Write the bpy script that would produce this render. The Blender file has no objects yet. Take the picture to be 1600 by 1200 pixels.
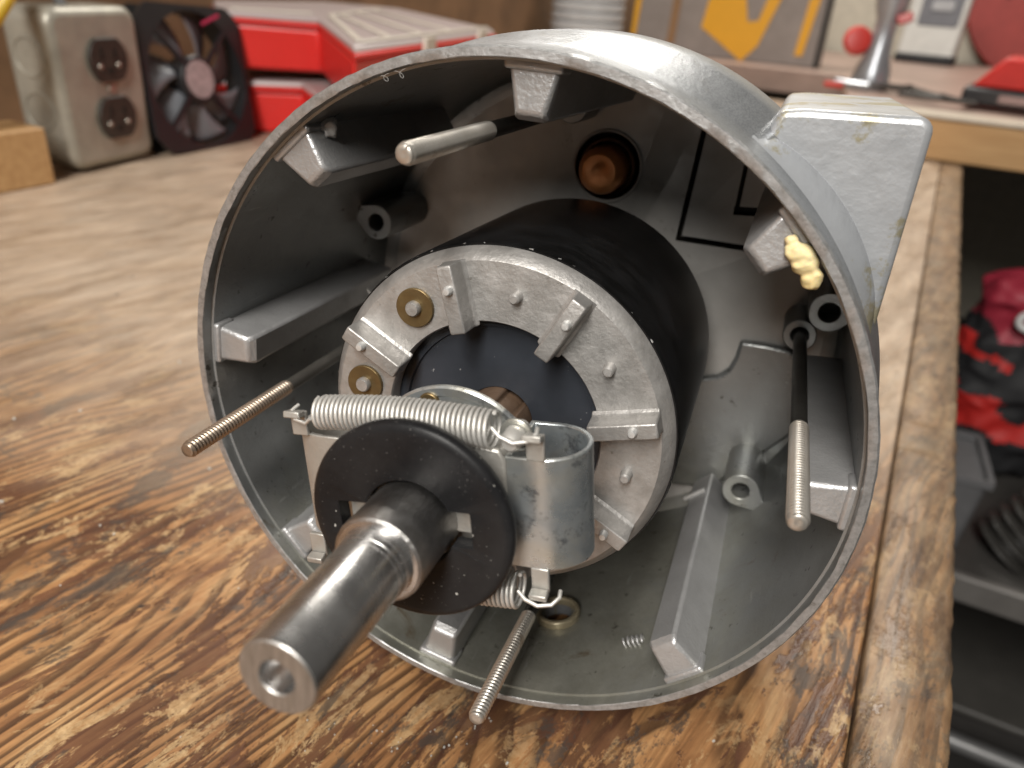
import bpy, bmesh, math, random
from mathutils import Vector, Matrix
from math import sin, cos, pi, radians, hypot, atan2
random.seed(7)
S = bpy.context.scene
COL = S.collection
R = 0.078                                   # radius of the motor rim in metres

# ------------------------------------------------------------------ camera
cam_d = bpy.data.cameras.new('camera'); cam = bpy.data.objects.new('camera', cam_d); COL.objects.link(cam)
CAMZ = 0.1727
right = Vector((0.99810, 0.03279, 0.06159)); down = Vector((0.06976, -0.46832, -0.88080)); fwd = Vector((0.0, 0.88295, -0.46947))
right = Vector((0.998, 0.033, 0.062)); fwd = Vector((0.0, 0.8829, -0.4695)).normalized()
right = (right - fwd * right.dot(fwd)).normalized(); up = right.cross(fwd)
m = Matrix((right, up, -fwd)).transposed().to_4x4(); m.translation = (0, 0, CAMZ)
cam.matrix_world = m
cam_d.lens = 27.0; cam_d.sensor_width = 36.0; cam_d.clip_start = 0.01; cam_d.clip_end = 50
cam_d.dof.use_dof = True; cam_d.dof.focus_distance = 0.160; cam_d.dof.aperture_fstop = 15.0
S.camera = cam

# ------------------------------------------------------------------ light
w = bpy.data.worlds.new('World'); S.world = w; w.use_nodes = True
w.node_tree.nodes['Background'].inputs[0].default_value = (1.0, 0.95, 0.88, 1)
w.node_tree.nodes['Background'].inputs[1].default_value = 0.10
def area(name, loc, target, sx, sy, power, col):
    l = bpy.data.lights.new(name, 'AREA'); l.shape = 'RECTANGLE'; l.size = sx; l.size_y = sy; l.energy = power; l.color = col
    o = bpy.data.objects.new(name, l); COL.objects.link(o); o.location = loc
    o.rotation_euler = (Vector(target) - Vector(loc)).to_track_quat('-Z', 'Y').to_euler()
    return o
area('shop_light_near', (-0.36, -0.95, 1.28), (0.0, 0.15, 0.05), 0.35, 1.2, 50.0, (1.0, 0.96, 0.90))
area('shop_light_far', (0.1, 1.75, 1.5), (0.1, 1.3, 0.0), 1.2, 0.3, 37.0, (1.0, 0.95, 0.87))
S.view_settings.view_transform = 'Standard'; S.view_settings.look = 'None'; S.view_settings.gamma = 1.0
S.view_settings.exposure = -0.12
S.cycles.max_bounces = 5; S.cycles.diffuse_bounces = 2; S.cycles.glossy_bounces = 3; S.cycles.transmission_bounces = 4
S.cycles.use_adaptive_sampling = True; S.cycles.adaptive_threshold = 0.02
S.cycles.caustics_reflective = False; S.cycles.caustics_refractive = False

# ------------------------------------------------------------------ materials
class NT:
    def __init__(s, name):
        s.m = bpy.data.materials.new(name); s.m.use_nodes = True; s.t = s.m.node_tree
        s.b = s.t.nodes['Principled BSDF']; s.tc = s.n('ShaderNodeTexCoord')
    def n(s, typ, **kw):
        x = s.t.nodes.new(typ)
        for k, v in kw.items(): setattr(x, k, v)
        return x
    def l(s, a, b): s.t.links.new(a, b)
    def val(s, sock, v):
        if hasattr(v, 'is_linked') or hasattr(v, 'links'): s.l(v, sock)
        else: sock.default_value = v
    def map(s, scale=(1, 1, 1), rot=(0, 0, 0), src=None):
        mp = s.n('ShaderNodeMapping'); s.l(src or s.tc.outputs['Object'], mp.inputs[0])
        mp.inputs['Scale'].default_value = scale; mp.inputs['Rotation'].default_value = rot
        return mp.outputs[0]
    def noise(s, vec, scale, detail=4, rough=0.55, dist=0.0, color=False):
        x = s.n('ShaderNodeTexNoise'); s.l(vec, x.inputs['Vector']); x.inputs['Scale'].default_value = scale
        x.inputs['Detail'].default_value = detail; x.inputs['Roughness'].default_value = rough; x.inputs['Distortion'].default_value = dist
        return x.outputs['Color' if color else 'Fac']
    def ramp(s, fac, stops, interp='LINEAR'):
        x = s.n('ShaderNodeValToRGB'); s.l(fac, x.inputs[0]); x.color_ramp.interpolation = interp
        e = x.color_ramp.elements
        while len(e) < len(stops): e.new(0.5)
        for i, (p, c) in enumerate(stops):
            e[i].position = p; e[i].color = (*(c if isinstance(c, (tuple, list)) else (c, c, c)), 1)
        return x.outputs[0]
    def math(s, op, a, b=0.0, c=None):
        x = s.n('ShaderNodeMath', operation=op); s.val(x.inputs[0], a); s.val(x.inputs[1], b)
        if c is not None: s.val(x.inputs[2], c)
        return x.outputs[0]
    def mix(s, fac, a, b, blend='MIX'):
        x = s.n('ShaderNodeMix', data_type='RGBA', blend_type=blend)
        s.val(x.inputs['Factor'], fac)
        for sock, v in ((x.inputs[6], a), (x.inputs[7], b)):
            if isinstance(v, (tuple, list)): sock.default_value = (*v[:3], 1)
            else: s.l(v, sock)
        return x.outputs[2]
    def bump(s, h, strength=0.2, dist=0.001, nrm=None):
        x = s.n('ShaderNodeBump'); s.l(h, x.inputs['Height']); x.inputs['Strength'].default_value = strength; x.inputs['Distance'].default_value = dist
        if nrm: s.l(nrm, x.inputs['Normal'])
        return x.outputs[0]
    def out(s, base=None, metal=None, rough=None, nrm=None, **kw):
        for k, v in (('Base Color', base), ('Metallic', metal), ('Roughness', rough), ('Normal', nrm)):
            if v is None: continue
            if isinstance(v, (tuple, list)): s.b.inputs[k].default_value = (*v, 1)
            else: s.val(s.b.inputs[k], v)
        for k, v in kw.items(): s.b.inputs[k.replace('_', ' ')].default_value = v
        return s.m

def metal_mat(name, base, var, metal, rough, nscale=60, bstr=0.15, bscale=900, rvar=0.12, spots=None, spot_scale=150, spot_lo=.62):
    t = NT(name); v = t.map()
    n1 = t.noise(v, nscale, 6, .65)
    c = t.ramp(n1, [(.28, var), (.72, base)])
    if spots:
        n2 = t.noise(v, spot_scale, 5, .7)
        c = t.mix(t.ramp(n2, [(spot_lo, 0.0), (spot_lo + .1, .8)]), c, spots)
    rr = t.ramp(t.noise(v, nscale * 2.3, 5, .6), [(.3, rough - rvar), (.7, rough + rvar)])
    nb = t.noise(v, bscale, 3, .6)
    return t.out(c, metal, rr, t.bump(nb, bstr, .0003))

M = {}
def build_materials():
    # silver sprayed die casting
    t = NT('silver_paint'); v = t.map()
    c = t.ramp(t.noise(v, 35, 6, .6), [(.3, (.25, .26, .272)), (.7, (.36, .372, .385))])
    dirt = t.ramp(t.noise(v, 90, 8, .75), [(.56, 0.0), (.66, .6)])
    c = t.mix(dirt, c, (.22, .215, .20))
    fleck = t.ramp(t.noise(v, 2600, 2, .5), [(.35, .75), (.65, 1.0)])
    c = t.mix(1.0, c, fleck, 'MULTIPLY')
    rr = t.ramp(t.noise(v, 120, 5, .6), [(.3, .30), (.7, .44)])
    hgt = t.math('ADD', t.noise(v, 420, 4, .55), t.math('MULTIPLY', t.noise(v, 1500, 2, .5), .35))
    M['silver'] = t.out(c, .6, rr, t.bump(hgt, .22, .0004))
    # inside of the shell: same paint with oil film and rusty dribbles in places
    t = NT('silver_paint_inside'); v = t.map()
    c = t.ramp(t.noise(v, 30, 6, .6), [(.3, (.25, .258, .256)), (.7, (.37, .38, .38))])
    sep = t.n('ShaderNodeSeparateXYZ'); t.l(t.tc.outputs['Object'], sep.inputs[0])
    low = t.math('MULTIPLY', t.math('ADD', sep.outputs['Y'], .030), -9.0)      # oil has run to the low side and dried there
    oil = t.ramp(t.math('ADD', t.noise(v, 26, 7, .7, .6), low), [(.50, 0.0), (.80, .62)])
    c = t.mix(oil, c, t.ramp(t.noise(v, 55, 6, .7), [(.35, (.19, .18, .125)), (.65, (.37, .36, .29))]))
    sp = t.ramp(t.noise(v, 230, 5, .72), [(.63, 0.0), (.68, .85)])
    c = t.mix(sp, c, (.06, .052, .04))
    rust = t.ramp(t.noise(v, 52, 8, .75, .8), [(.62, 0.0), (.69, .7)])
    c = t.mix(rust, c, (.15, .10, .048))
    scr = t.ramp(t.noise(t.map((1, 1, .08)), 420, 4, .7), [(.66, 0.0), (.70, .5)])
    c = t.mix(scr, c, (.50, .50, .49))
    rr = t.ramp(t.noise(v, 60, 6, .65), [(.3, .26), (.7, .46)])
    hgt = t.math('ADD', t.noise(v, 190, 5, .65), t.math('MULTIPLY', t.noise(v, 1300, 2, .5), .4))
    M['inside'] = t.out(c, .60, rr, t.bump(hgt, .34, .0005))
    # bare scuffed rim
    t = NT('rim_alloy'); v = t.map()
    c = t.ramp(t.noise(v, 500, 5, .75), [(.25, (.26, .26, .25)), (.5, (.45, .45, .45)), (.8, (.64, .64, .64))])
    c = t.mix(t.ramp(t.noise(v, 130, 5, .7), [(.62, 0.), (.70, .8)]), c, (.16, .14, .11))
    M['rim'] = t.out(c, .75, .42, t.bump(t.noise(v, 1100, 4, .7), .28, .0004))
    # junction casing: bright enamel with tobacco-coloured scuffs
    t = NT('silver_enamel'); v = t.map()
    c = t.ramp(t.noise(v, 40, 4, .5), [(.3, (.40, .415, .435)), (.7, (.50, .515, .535))])
    n2 = t.noise(t.map((1, 1, 1)), 95, 7, .72); zone = t.noise(v, 26, 2, .5)
    c = t.mix(t.ramp(t.math('MULTIPLY', n2, zone), [(.276, 0.), (.312, .72)]), c, (.32, .27, .13))
    rr = t.ramp(t.noise(v, 80, 4, .6), [(.3, .30), (.7, .42)])
    hgt = t.math('ADD', t.noise(v, 230, 3, .5), t.math('MULTIPLY', t.noise(v, 900, 2, .5), .25))
    M['enamel'] = t.out(c, .5, rr, t.bump(hgt, .36, .0005))
    # turned steel shaft: rings around the shaft axis are fine marks
    t = NT('turned_steel'); v = t.map((1, 1, 90))
    c = t.ramp(t.noise(t.map(), 120, 6, .7), [(.3, (.44, .43, .42)), (.55, (.60, .592, .585)), (.8, (.70, .695, .69))])
    c = t.mix(t.ramp(t.noise(t.map(), 75, 6, .7), [(.60, 0.), (.72, .5)]), c, (.22, .20, .18))
    rr = t.ramp(t.noise(t.map(), 160, 5, .6), [(.3, .21), (.7, .34)])
    M['steel'] = t.out(c, .96, rr, t.bump(t.noise(v, 60, 4, .6), .06, .0003))
    t = NT('knurled_steel'); 
    c = t.ramp(t.noise(t.map(), 130, 6, .7), [(.3, (.28, .265, .25)), (.55, (.50, .49, .48)), (.8, (.62, .61, .6))])
    M['steel_rough'] = t.out(c, 1.0, .36, t.bump(t.noise(t.map((1, 1, .25)), 900, 4, .7), .45, .0004))
    t = NT('sawn_steel_face')
    c = t.ramp(t.noise(t.map((1, .12, 1), (0, 0, .5)), 900, 4, .7), [(.3, (.33, .32, .30)), (.7, (.60, .59, .57))])
    M['steel_face'] = t.out(c, .9, .42, t.bump(t.noise(t.map((1, .1, 1), (0, 0, .5)), 1200, 3, .6), .3, .0003))
    M['cast'] = metal_mat('cast_aluminium', (.54, .525, .51), (.33, .32, .305), .66, .46, 140, .5, 800, .08, (.20, .185, .165), 420, .64)
    # zinc plate with a bluish and yellowish bloom
    t = NT('zinc_plate'); v = t.map()
    c = t.ramp(t.noise(v, 45, 5, .65, .5), [(.25, (.28, .34, .39)), (.42, (.52, .56, .58)), (.58, (.62, .61, .55)), (.8, (.40, .46, .50))])
    c = t.mix(t.ramp(t.noise(v, 150, 6, .75), [(.56, 0.), (.66, .75)]), c, (.13, .14, .155))
    c = t.mix(t.ramp(t.noise(t.map((1, 6, 1)), 240, 4, .7), [(.64, 0.), (.70, .7)]), c, (.75, .74, .68))
    rr = t.ramp(t.noise(v, 200, 5, .6), [(.3, .22), (.7, .42)])
    M['zinc'] = t.out(c, .82, rr, t.bump(t.noise(v, 700, 3, .6), .12, .0003))
    M['switch'] = metal_mat('switch_casting', (.56, .55, .52), (.42, .40, .36), .6, .42, 110, .3, 900, .08, (.25, .2, .13), 170, .66)
    M['spring'] = metal_mat('galvanised_wire', (.78, .77, .74), (.62, .60, .56), .55, .45, 300, .15, 900, .08, (.5, .42, .28), 90, .60)
    t = NT('black_moulding'); v = t.map()
    c = t.ramp(t.noise(v, 60, 6, .7), [(.35, (.009, .009, .010)), (.75, (.022, .022, .023))])
    c = t.mix(t.ramp(t.noise(v, 700, 2, .5), [(.735, 0.), (.76, .75)]), c, (.55, .54, .50))
    c = t.mix(t.ramp(t.noise(v, 1900, 2, .5), [(.70, 0.), (.76, .35)]), c, (.35, .34, .32))
    rr = t.ramp(t.noise(v, 90, 6, .65), [(.3, .27), (.7, .44)])
    M['black'] = t.out(c, 0, rr, t.bump(t.noise(v, 600, 4, .6), .12, .0003), Specular_IOR_Level=.24)
    t = NT('rotor_lacquer'); v = t.map((1, 1, .06))
    c = t.ramp(t.noise(t.map((1, 1, 2)), 90, 6, .7), [(.4, (.005, .005, .005)), (.75, (.014, .014, .015))])
    M['lacquer'] = t.out(c, .0, .30, t.bump(t.noise(t.map((1, 1, 3)), 160, 4, .6), .04, .0003), Specular_IOR_Level=.25)
    t = NT('blue_black_insulator'); v = t.map()
    c = t.mix(t.ramp(t.noise(v, 800, 2, .5), [(.765, 0.), (.80, .5)]), t.ramp(t.noise(v, 50, 5, .6), [(.3, (.022, .026, .033)), (.7, (.040, .046, .058))]), (.5, .5, .5))
    M['bluing'] = t.out(c, .1, .38, t.bump(t.noise(v, 500, 3, .6), .1, .0003))
    M['brass'] = metal_mat('dull_brass', (.23, .165, .075), (.15, .105, .05), .75, .42, 140, .2, 700)
    M['hub'] = metal_mat('brown_phenolic_sleeve', (.20, .13, .085), (.10, .062, .04), .2, .40, 150, .4, 700, .08, (.5, .45, .38), 420, .70)
    M['copper'] = metal_mat('copper_cap', (.95, .40, .15), (.85, .31, .10), .4, .34, 90, .1, 500, .08)
    M['copper_dark'] = metal_mat('burnt_copper', (.10, .040, .015), (.03, .012, .006), .7, .42, 90, .2, 500, .08)
    M['bolt'] = metal_mat('bolt_thread', (.72, .69, .64), (.54, .49, .42), .8, .34, 60, .1, 900, .06, (.25, .17, .10), 70, .62)
    M['bolt_brown'] = metal_mat('bolt_thread_brown', (.55, .46, .38), (.36, .28, .21), .8, .34, 60, .1, 900, .06)
    M['bolt_grey'] = metal_mat('bolt_shank_grey', (.34, .32, .29), (.20, .185, .165), .8, .36, 60, .1, 900, .06)
    M['bolt_dark'] = metal_mat('bolt_shank', (.12, .115, .105), (.05, .047, .042), .8, .38, 60, .1, 900, .06)
    M['chip'] = metal_mat('bare_alloy_chip', (.80, .80, .79), (.65, .65, .64), .6, .4, 300, .2, 900, .05)
    M['hole'] = metal_mat('dark_bore', (.030, .026, .018), (.010, .009, .007), .2, .5, 60)  # near-black colour given to the bores and wall seams
    # glue
    t = NT('amber_glue'); v = t.map()
    c = t.ramp(t.noise(v, 130, 4, .6), [(.3, (.70, .52, .22)), (.7, (.84, .72, .42))])
    M['glue'] = t.out(c, 0, .55, t.bump(t.noise(v, 700, 3, .6), .2, .0004), Specular_IOR_Level=.3, Subsurface_Weight=.25, Subsurface_Radius=(.003, .002, .0008))
    M['putty'] = metal_mat('white_putty', (.62, .61, .59), (.5, .49, .47), 0, .6, 150)

def plain(name, c, rough=.5, metal=0.0, var=.82, nscale=40, b=.15, bscale=300, **kw):
    t = NT(name); v = t.map()
    cc = t.ramp(t.noise(v, nscale, 5, .6), [(.3, tuple(x * var for x in c)), (.7, c)])
    return t.out(cc, metal, rough, t.bump(t.noise(v, bscale, 3, .6), b, .0006), **kw)

def wood_mat(name, worn=0.0, lines=230.0, dark=1.0, bare_sheen=.84):
    t = NT(name)
    o = t.map((1, 1, 1), (0, 0, radians(9)))               # the grain runs a little off square
    sep = t.n('ShaderNodeSeparateXYZ'); t.l(o, sep.inputs[0])
    mp = lambda sc, rot=(0, 0, 0): t.map(sc, rot, o)
    warp = t.noise(mp((1, .30, 1)), 10, 2, .5)
    warp2 = t.noise(mp((1, .30, 1)), 55, 3, .55)
    ph = t.math('ADD', t.math('MULTIPLY', sep.outputs['X'], lines), t.math('MULTIPLY', warp, 26.0))
    ph = t.math('ADD', ph, t.math('MULTIPLY', warp2, 1.3))
    fr = t.math('FRACT', ph)
    late = t.ramp(fr, [(0.0, .95), (.06, .20), (.16, .0), (.56, .04), (.70, .75), (1.0, 1.0)])
    brk = t.ramp(t.noise(mp((1, .10, 1)), 210, 6, .72), [(.38, .15), (.46, 1.0)])
    fade = t.ramp(t.noise(mp((1, .4, 1)), 15, 3, .6), [(.36, .25), (.46, 1.0)])
    late = t.math('MULTIPLY', t.math('MULTIPLY', late, fade), brk)
    fine = t.noise(mp((1, .03, 1)), 800, 5, .7)
    blot = t.noise(mp((1, .27, 1)), 58, 6, .70, .3)
    c = t.ramp(blot, [(.32, (.20, .090, .038)), (.44, (.34, .165, .068)), (.54, (.455, .240, .102)), (.66, (.56, .345, .165))])
    c = t.mix(1.0, c, t.ramp(fine, [(.3, .52), (.7, 1.12)]), 'MULTIPLY')
    c = t.mix(t.math('MULTIPLY', late, .90), c, (.050, .024, .013))
    # what is left of an old red-brown varnish, flaked away in shreds along the grain
    vn = t.noise(mp((1, .30, 1)), 40, 8, .78, .5)
    var = t.ramp(vn, [(.512, 0.), (.526, 1.0)])
    c = t.mix(t.math('MULTIPLY', var, .78 * dark), c, t.ramp(t.noise(mp((1, .3, 1)), 70, 6, .65), [(.36, (.050, .024, .017)), (.64, (.135, .060, .036))]))
    # pale bruised fibres and grey grime
    pale = t.ramp(t.noise(mp((1, .42, 1)), 95, 8, .80, .5), [(.545, 0.), (.560, .80)])
    pale = t.math('MULTIPLY', pale, t.ramp(t.noise(mp((1, .6, 1)), 16, 3, .5), [(.42, .15), (.55, 1.0)]))
    c = t.mix(pale, c, t.ramp(t.noise(o, 400, 4, .7), [(.35, (.36, .215, .095)), (.65, (.60, .42, .225))]))
    grime = t.ramp(t.noise(mp((1, .45, 1), (0, 0, .3)), 44, 8, .80, .4), [(.550, 0.), (.580, .75)])
    c = t.mix(grime, c, (.060, .050, .043))
    # worn zones plus grazing varnish sheen, painted pale towards the far left
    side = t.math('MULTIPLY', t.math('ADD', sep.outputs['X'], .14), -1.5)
    wear_sheen = t.ramp(t.math('ADD', t.math('ADD', t.noise(o, 3.0, 2, .5), side), t.math('MULTIPLY', t.math('SUBTRACT', sep.outputs['Y'], .17), 3.2)), [(.50, 0.), (1.05, 1.)])
    c = t.mix(t.math('MULTIPLY', wear_sheen, bare_sheen), c, t.ramp(t.noise(mp((1, .25, 1)), 70, 7, .7), [(.33, (.29, .215, .15)), (.5, (.46, .36, .27)), (.67, (.60, .49, .38))]))
    c = t.mix(worn, c, t.ramp(t.noise(mp((1, .30, 1)), 110, 8, .72), [(.36, (.065, .050, .038)), (.5, (.19, .135, .085)), (.64, (.33, .245, .155))]))
    ink = t.ramp(t.noise(o, 95, 3, .5), [(.735, 0.), (.76, .85)])
    c = t.mix(ink, c, (.035, .03, .03))
    paint = t.ramp(t.noise(o, 330, 3, .5), [(.775, 0.), (.79, .9)])
    c = t.mix(paint, c, (.66, .62, .55))
    rr = t.math('ADD', t.ramp(blot, [(.3, .46), (.7, .38)]), t.math('MULTIPLY', var, -.12))
    hgt = t.math('ADD', t.math('MULTIPLY', var, .45), t.math('MULTIPLY', fine, .55))
    return t.out(c, 0, rr, t.bump(hgt, .55, .0006))

build_materials()
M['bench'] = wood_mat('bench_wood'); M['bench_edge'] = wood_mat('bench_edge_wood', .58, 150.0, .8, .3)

# ------------------------------------------------------------------ mesh helpers
class MB:
    def __init__(s): s.v = []; s.f = []
    def add(s, vs, fs, T=None):
        b = len(s.v)
        s.v += [tuple(T @ Vector(p)) if T is not None else tuple(p) for p in vs]
        s.f += [tuple(i + b for i in f) for f in fs]
        return s
    def box(s, x0, x1, y0, y1, z0, z1, T=None):
        vs = [(x, y, z) for z in (z0, z1) for y in (y0, y1) for x in (x0, x1)]
        return s.add(vs, [(0, 2, 3, 1), (4, 5, 7, 6), (0, 1, 5, 4), (2, 6, 7, 3), (0, 4, 6, 2), (1, 3, 7, 5)], T)
    def prism(s, poly, z0, z1, T=None, top=None):
        n = len(poly); top = top or poly
        vs = [(x, y, z0) for x, y in poly] + [(x, y, z1) for x, y in top]
        fs = [tuple(range(n - 1, -1, -1)), tuple(range(n, 2 * n))] + [(i, (i + 1) % n, n + (i + 1) % n, n + i) for i in range(n)]
        return s.add(vs, fs, T)
    def lathe(s, prof, seg=64, T=None, closed=False, a0=0.0, a1=2 * pi):
        full = abs(a1 - a0 - 2 * pi) < 1e-6; na = seg if full else seg + 1
        vs = []; k = len(prof)
        for i in range(na):
            a = a0 + (a1 - a0) * i / seg
            vs += [(r * cos(a), r * sin(a), z) for r, z in prof]
        fs = []
        for i in range(seg):
            j = (i + 1) % na
            for q in range(k if closed else k - 1):
                q2 = (q + 1) % k
                a, b, c, d = i * k + q, j * k + q, j * k + q2, i * k + q2
                if prof[q][0] < 1e-9 and prof[q2][0] < 1e-9: continue
                if prof[q][0] < 1e-9: fs.append((a, c, d))
                elif prof[q2][0] < 1e-9: fs.append((a, b, d))
                else: fs.append((a, b, c, d))
        return s.add(vs, fs, T)
    def ring(s, rin, rout, z0, z1, seg=96, T=None):       # plate with bore; radii may be functions of the angle
        fi = rin if callable(rin) else (lambda a: rin); fo = rout if callable(rout) else (lambda a: rout)
        vs = []
        for i in range(seg):
            a = 2 * pi * i / seg; c, d = cos(a), sin(a); p, q = fi(a), fo(a)
            vs += [(p * c, p * d, z0), (q * c, q * d, z0), (q * c, q * d, z1), (p * c, p * d, z1)]
        fs = []
        for i in range(seg):
            j = (i + 1) % seg
            for k in range(4):
                l = (k + 1) % 4; fs.append((i * 4 + k, j * 4 + k, j * 4 + l, i * 4 + l))
        return s.add(vs, fs, T)
    def tube(s, pts, r, seg=10, T=None, caps=True):
        pts = [Vector(p) for p in pts]; n = len(pts); vs = []; fs = []
        rr = r if isinstance(r, (list, tuple)) else [r] * n
        d0 = (pts[1] - pts[0]).normalized(); u = d0.orthogonal().normalized()
        for i, p in enumerate(pts):
            d = (pts[min(i + 1, n - 1)] - pts[max(i - 1, 0)]).normalized()
            u = (u - d * u.dot(d)).normalized(); v = d.cross(u)
            for k in range(seg):
                a = 2 * pi * k / seg; vs.append(tuple(p + (u * cos(a) + v * sin(a)) * rr[i]))
        for i in range(n - 1):
            for k in range(seg):
                l = (k + 1) % seg; fs.append((i * seg + k, i * seg + l, (i + 1) * seg + l, (i + 1) * seg + k))
        if caps: fs += [tuple(range(seg - 1, -1, -1)), tuple((n - 1) * seg + k for k in range(seg))]
        return s.add(vs, fs, T)
    def build(s, name, mat, parent=None, bevel=0.0, bseg=2, angle=35, scale=1.0, smooth=True, loc=None):
        me = bpy.data.meshes.new(name); me.from_pydata([(x * scale, y * scale, z * scale) for x, y, z in s.v], [], s.f); me.validate(); me.update()
        bm = bmesh.new(); bm.from_mesh(me); bmesh.ops.remove_doubles(bm, verts=bm.verts, dist=1e-7); bmesh.ops.recalc_face_normals(bm, faces=bm.faces); bm.to_mesh(me); bm.free()
        if smooth:
            me.polygons.foreach_set('use_smooth', [True] * len(me.polygons)); me.set_sharp_from_angle(angle=radians(angle))
        me.materials.append(mat if not isinstance(mat, str) else M[mat])
        o = bpy.data.objects.new(name, me); COL.objects.link(o)
        if parent: o.parent = parent
        if loc is not None: o.location = loc
        if bevel:
            b = o.modifiers.new('bevel', 'BEVEL'); b.width = bevel * scale; b.segments = bseg; b.limit_method = 'ANGLE'; b.angle_limit = radians(40); b.harden_normals = False
        return o
def tag(o, label=None, cat=None, group=None, kind=None):
    for k, v in (('label', label), ('category', cat), ('group', group), ('kind', kind)):
        if v: o[k] = v
    return o
def empty(name, loc, rz=0.0):
    o = bpy.data.objects.new(name, None); COL.objects.link(o); o.location = loc; o.rotation_euler = (0, 0, rz); o.empty_display_size = .02
    return o
def Tr(x, y, z): return Matrix.Translation((x, y, z))
def Rz(d): return Matrix.Rotation(radians(d), 4, 'Z')
def Rx(d): return Matrix.Rotation(radians(d), 4, 'X')
def Ry(d): return Matrix.Rotation(radians(d), 4, 'Y')
def rrect(w, h, r, k=5):
    p = []
    for cx, cy, a in ((w / 2 - r, h / 2 - r, 0), (-w / 2 + r, h / 2 - r, 90), (-w / 2 + r, -h / 2 + r, 180), (w / 2 - r, -h / 2 + r, 270)):
        p += [(cx + r * cos(radians(a + 90 * i / k)), cy + r * sin(radians(a + 90 * i / k))) for i in range(k + 1)]
    return p
def boolean_cut(o, cutter):
    b = o.modifiers.new('cut', 'BOOLEAN'); b.operation = 'DIFFERENCE'; b.object = cutter; b.solver = 'EXACT'; b.use_self = True
    dg = bpy.context.evaluated_depsgraph_get(); me = bpy.data.meshes.new_from_object(o.evaluated_get(dg))
    o.modifiers.clear(); old = o.data; o.data = me; bpy.data.meshes.remove(old); me.name = o.name
    cm = cutter.data; bpy.data.objects.remove(cutter); bpy.data.meshes.remove(cm)
    me.polygons.foreach_set('use_smooth', [True] * len(me.polygons)); me.set_sharp_from_angle(angle=radians(35))

# bench frame: a runs along the bench, n across it towards its open edge
D = Vector((.44, .898)).normalized(); N = Vector((D.y, -D.x)); K = 1.035
BENCH_ROT = -math.atan2(D.x, D.y)            # local y = along the bench, local x = across
def AN(a, n, z=0.0):
    p = (D * a + N * n) * K
    return Vector((p.x, p.y, z))

# ------------------------------------------------------------------ setting
def setting():
    g = MB().box(-3, 3, -2, 4, -.86, -.84).build('floor', plain('floor_concrete', (.060, .055, .050), .7, 0, .6, 6), None)
    tag(g, kind='structure')
    wl = MB().box(-.04, 0, -1.2, 2.6, .0, 1.2).build('wall_board', plain('wall_board_brown', (.26, .150, .080), .55, 0, .6, 14, .3, 90), None)
    wl.location = AN(0, -.75, -.3); wl.rotation_euler = (0, 0, BENCH_ROT); tag(wl, kind='structure')
    ww = MB().box(-.8, 1.6, 0, .04, -.8, 1.4).build('plaster_wall', plain('cream_wall', (.56, .52, .43), .7), None)
    ww.location = AN(2.28, 0, 0); ww.rotation_euler = (0, 0, BENCH_ROT); tag(ww, kind='structure')
    # bench
    b = empty('workbench', AN(0, 0, 0), BENCH_ROT)
    tag(b, 'worn brown wooden workbench top the motor lies on', 'workbench')
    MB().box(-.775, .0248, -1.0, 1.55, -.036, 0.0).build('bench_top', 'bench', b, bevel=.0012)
    # edge board, its outer arris chewed by use
    mb = MB(); ny = 420; vs = []; fs = []
    for i in range(ny + 1):
        y = -1.0 + 2.3 * i / ny
        j = lambda s: random.uniform(-s, s)
        deep = random.random() < .035
        vs += [(.0256, y, -.05), (.0256, y, -.0009 + j(.0003)), (.0264, y, .0003 + j(.0002)), (.0470 + j(.0006), y, .0002 + j(.0002)),
               (.0494 + j(.0004) - (.0014 if deep else 0), y, -.0016 + j(.0007)), (.0500 + j(.0003), y, -.0065 + j(.001)), (.0502, y, -.05)]
    for i in range(ny):
        for q in range(7):
            q2 = (q + 1) % 7; fs.append((i * 7 + q, i * 7 + q2, (i + 1) * 7 + q2, (i + 1) * 7 + q))
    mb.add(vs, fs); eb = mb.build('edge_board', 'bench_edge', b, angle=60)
    MB().box(-.70, -.62, .9, .98, -.84, -.036).build('bench_leg', 'bench_edge', b, bevel=.002)
    MB().box(-.06, .02, .9, .98, -.84, -.036).build('bench_leg', 'bench_edge', b, bevel=.002)
    # second bench across the end, pink-brown top and a plain lumber front
    c = empty('cross_bench', AN(1.08, 0, .007), BENCH_ROT)
    tag(c, 'second bench across the far end with pale lumber front edge', 'bench')
    MB().prism([(-.72, .50), (-.16, .50), (-.10, .021), (1.3, .021), (1.3, 1.22), (-.72, 1.22)], .0, .0405).build('bench_top', plain('pinkish_benchtop', (.42, .30, .25), .42, 0, .7, 14), c, bevel=.001)
    MB().box(-.10, 1.3, .0, .0195, -.006, .0415).build('front_rail', lumber, c, bevel=.002)
    MB().box(-.10, 1.3, -.004, .055, .0425, .0470).build('top_lipping', plain('cream_lipping', (.56, .49, .40), .5), c, bevel=.001)
    MB().box(1.0, 1.08, .04, .12, -.84, .0).build('bench_leg', lumber, c, bevel=.002)
    # lower shelf and what lies on it
    s = empty('lower_shelf', AN(.81, .10, 0), BENCH_ROT)
    tag(s, 'grey lower shelf in the dark beside the workbench', 'shelf')
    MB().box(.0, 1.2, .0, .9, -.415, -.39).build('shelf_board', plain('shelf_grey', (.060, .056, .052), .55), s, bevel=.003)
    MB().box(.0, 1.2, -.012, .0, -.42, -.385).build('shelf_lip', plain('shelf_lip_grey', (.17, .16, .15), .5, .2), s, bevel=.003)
    MB().box(.06, .10, .70, .74, -.84, -.415).build('shelf_leg', plain('shelf_leg_grey', (.2, .19, .18), .5), s, bevel=.003)

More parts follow.
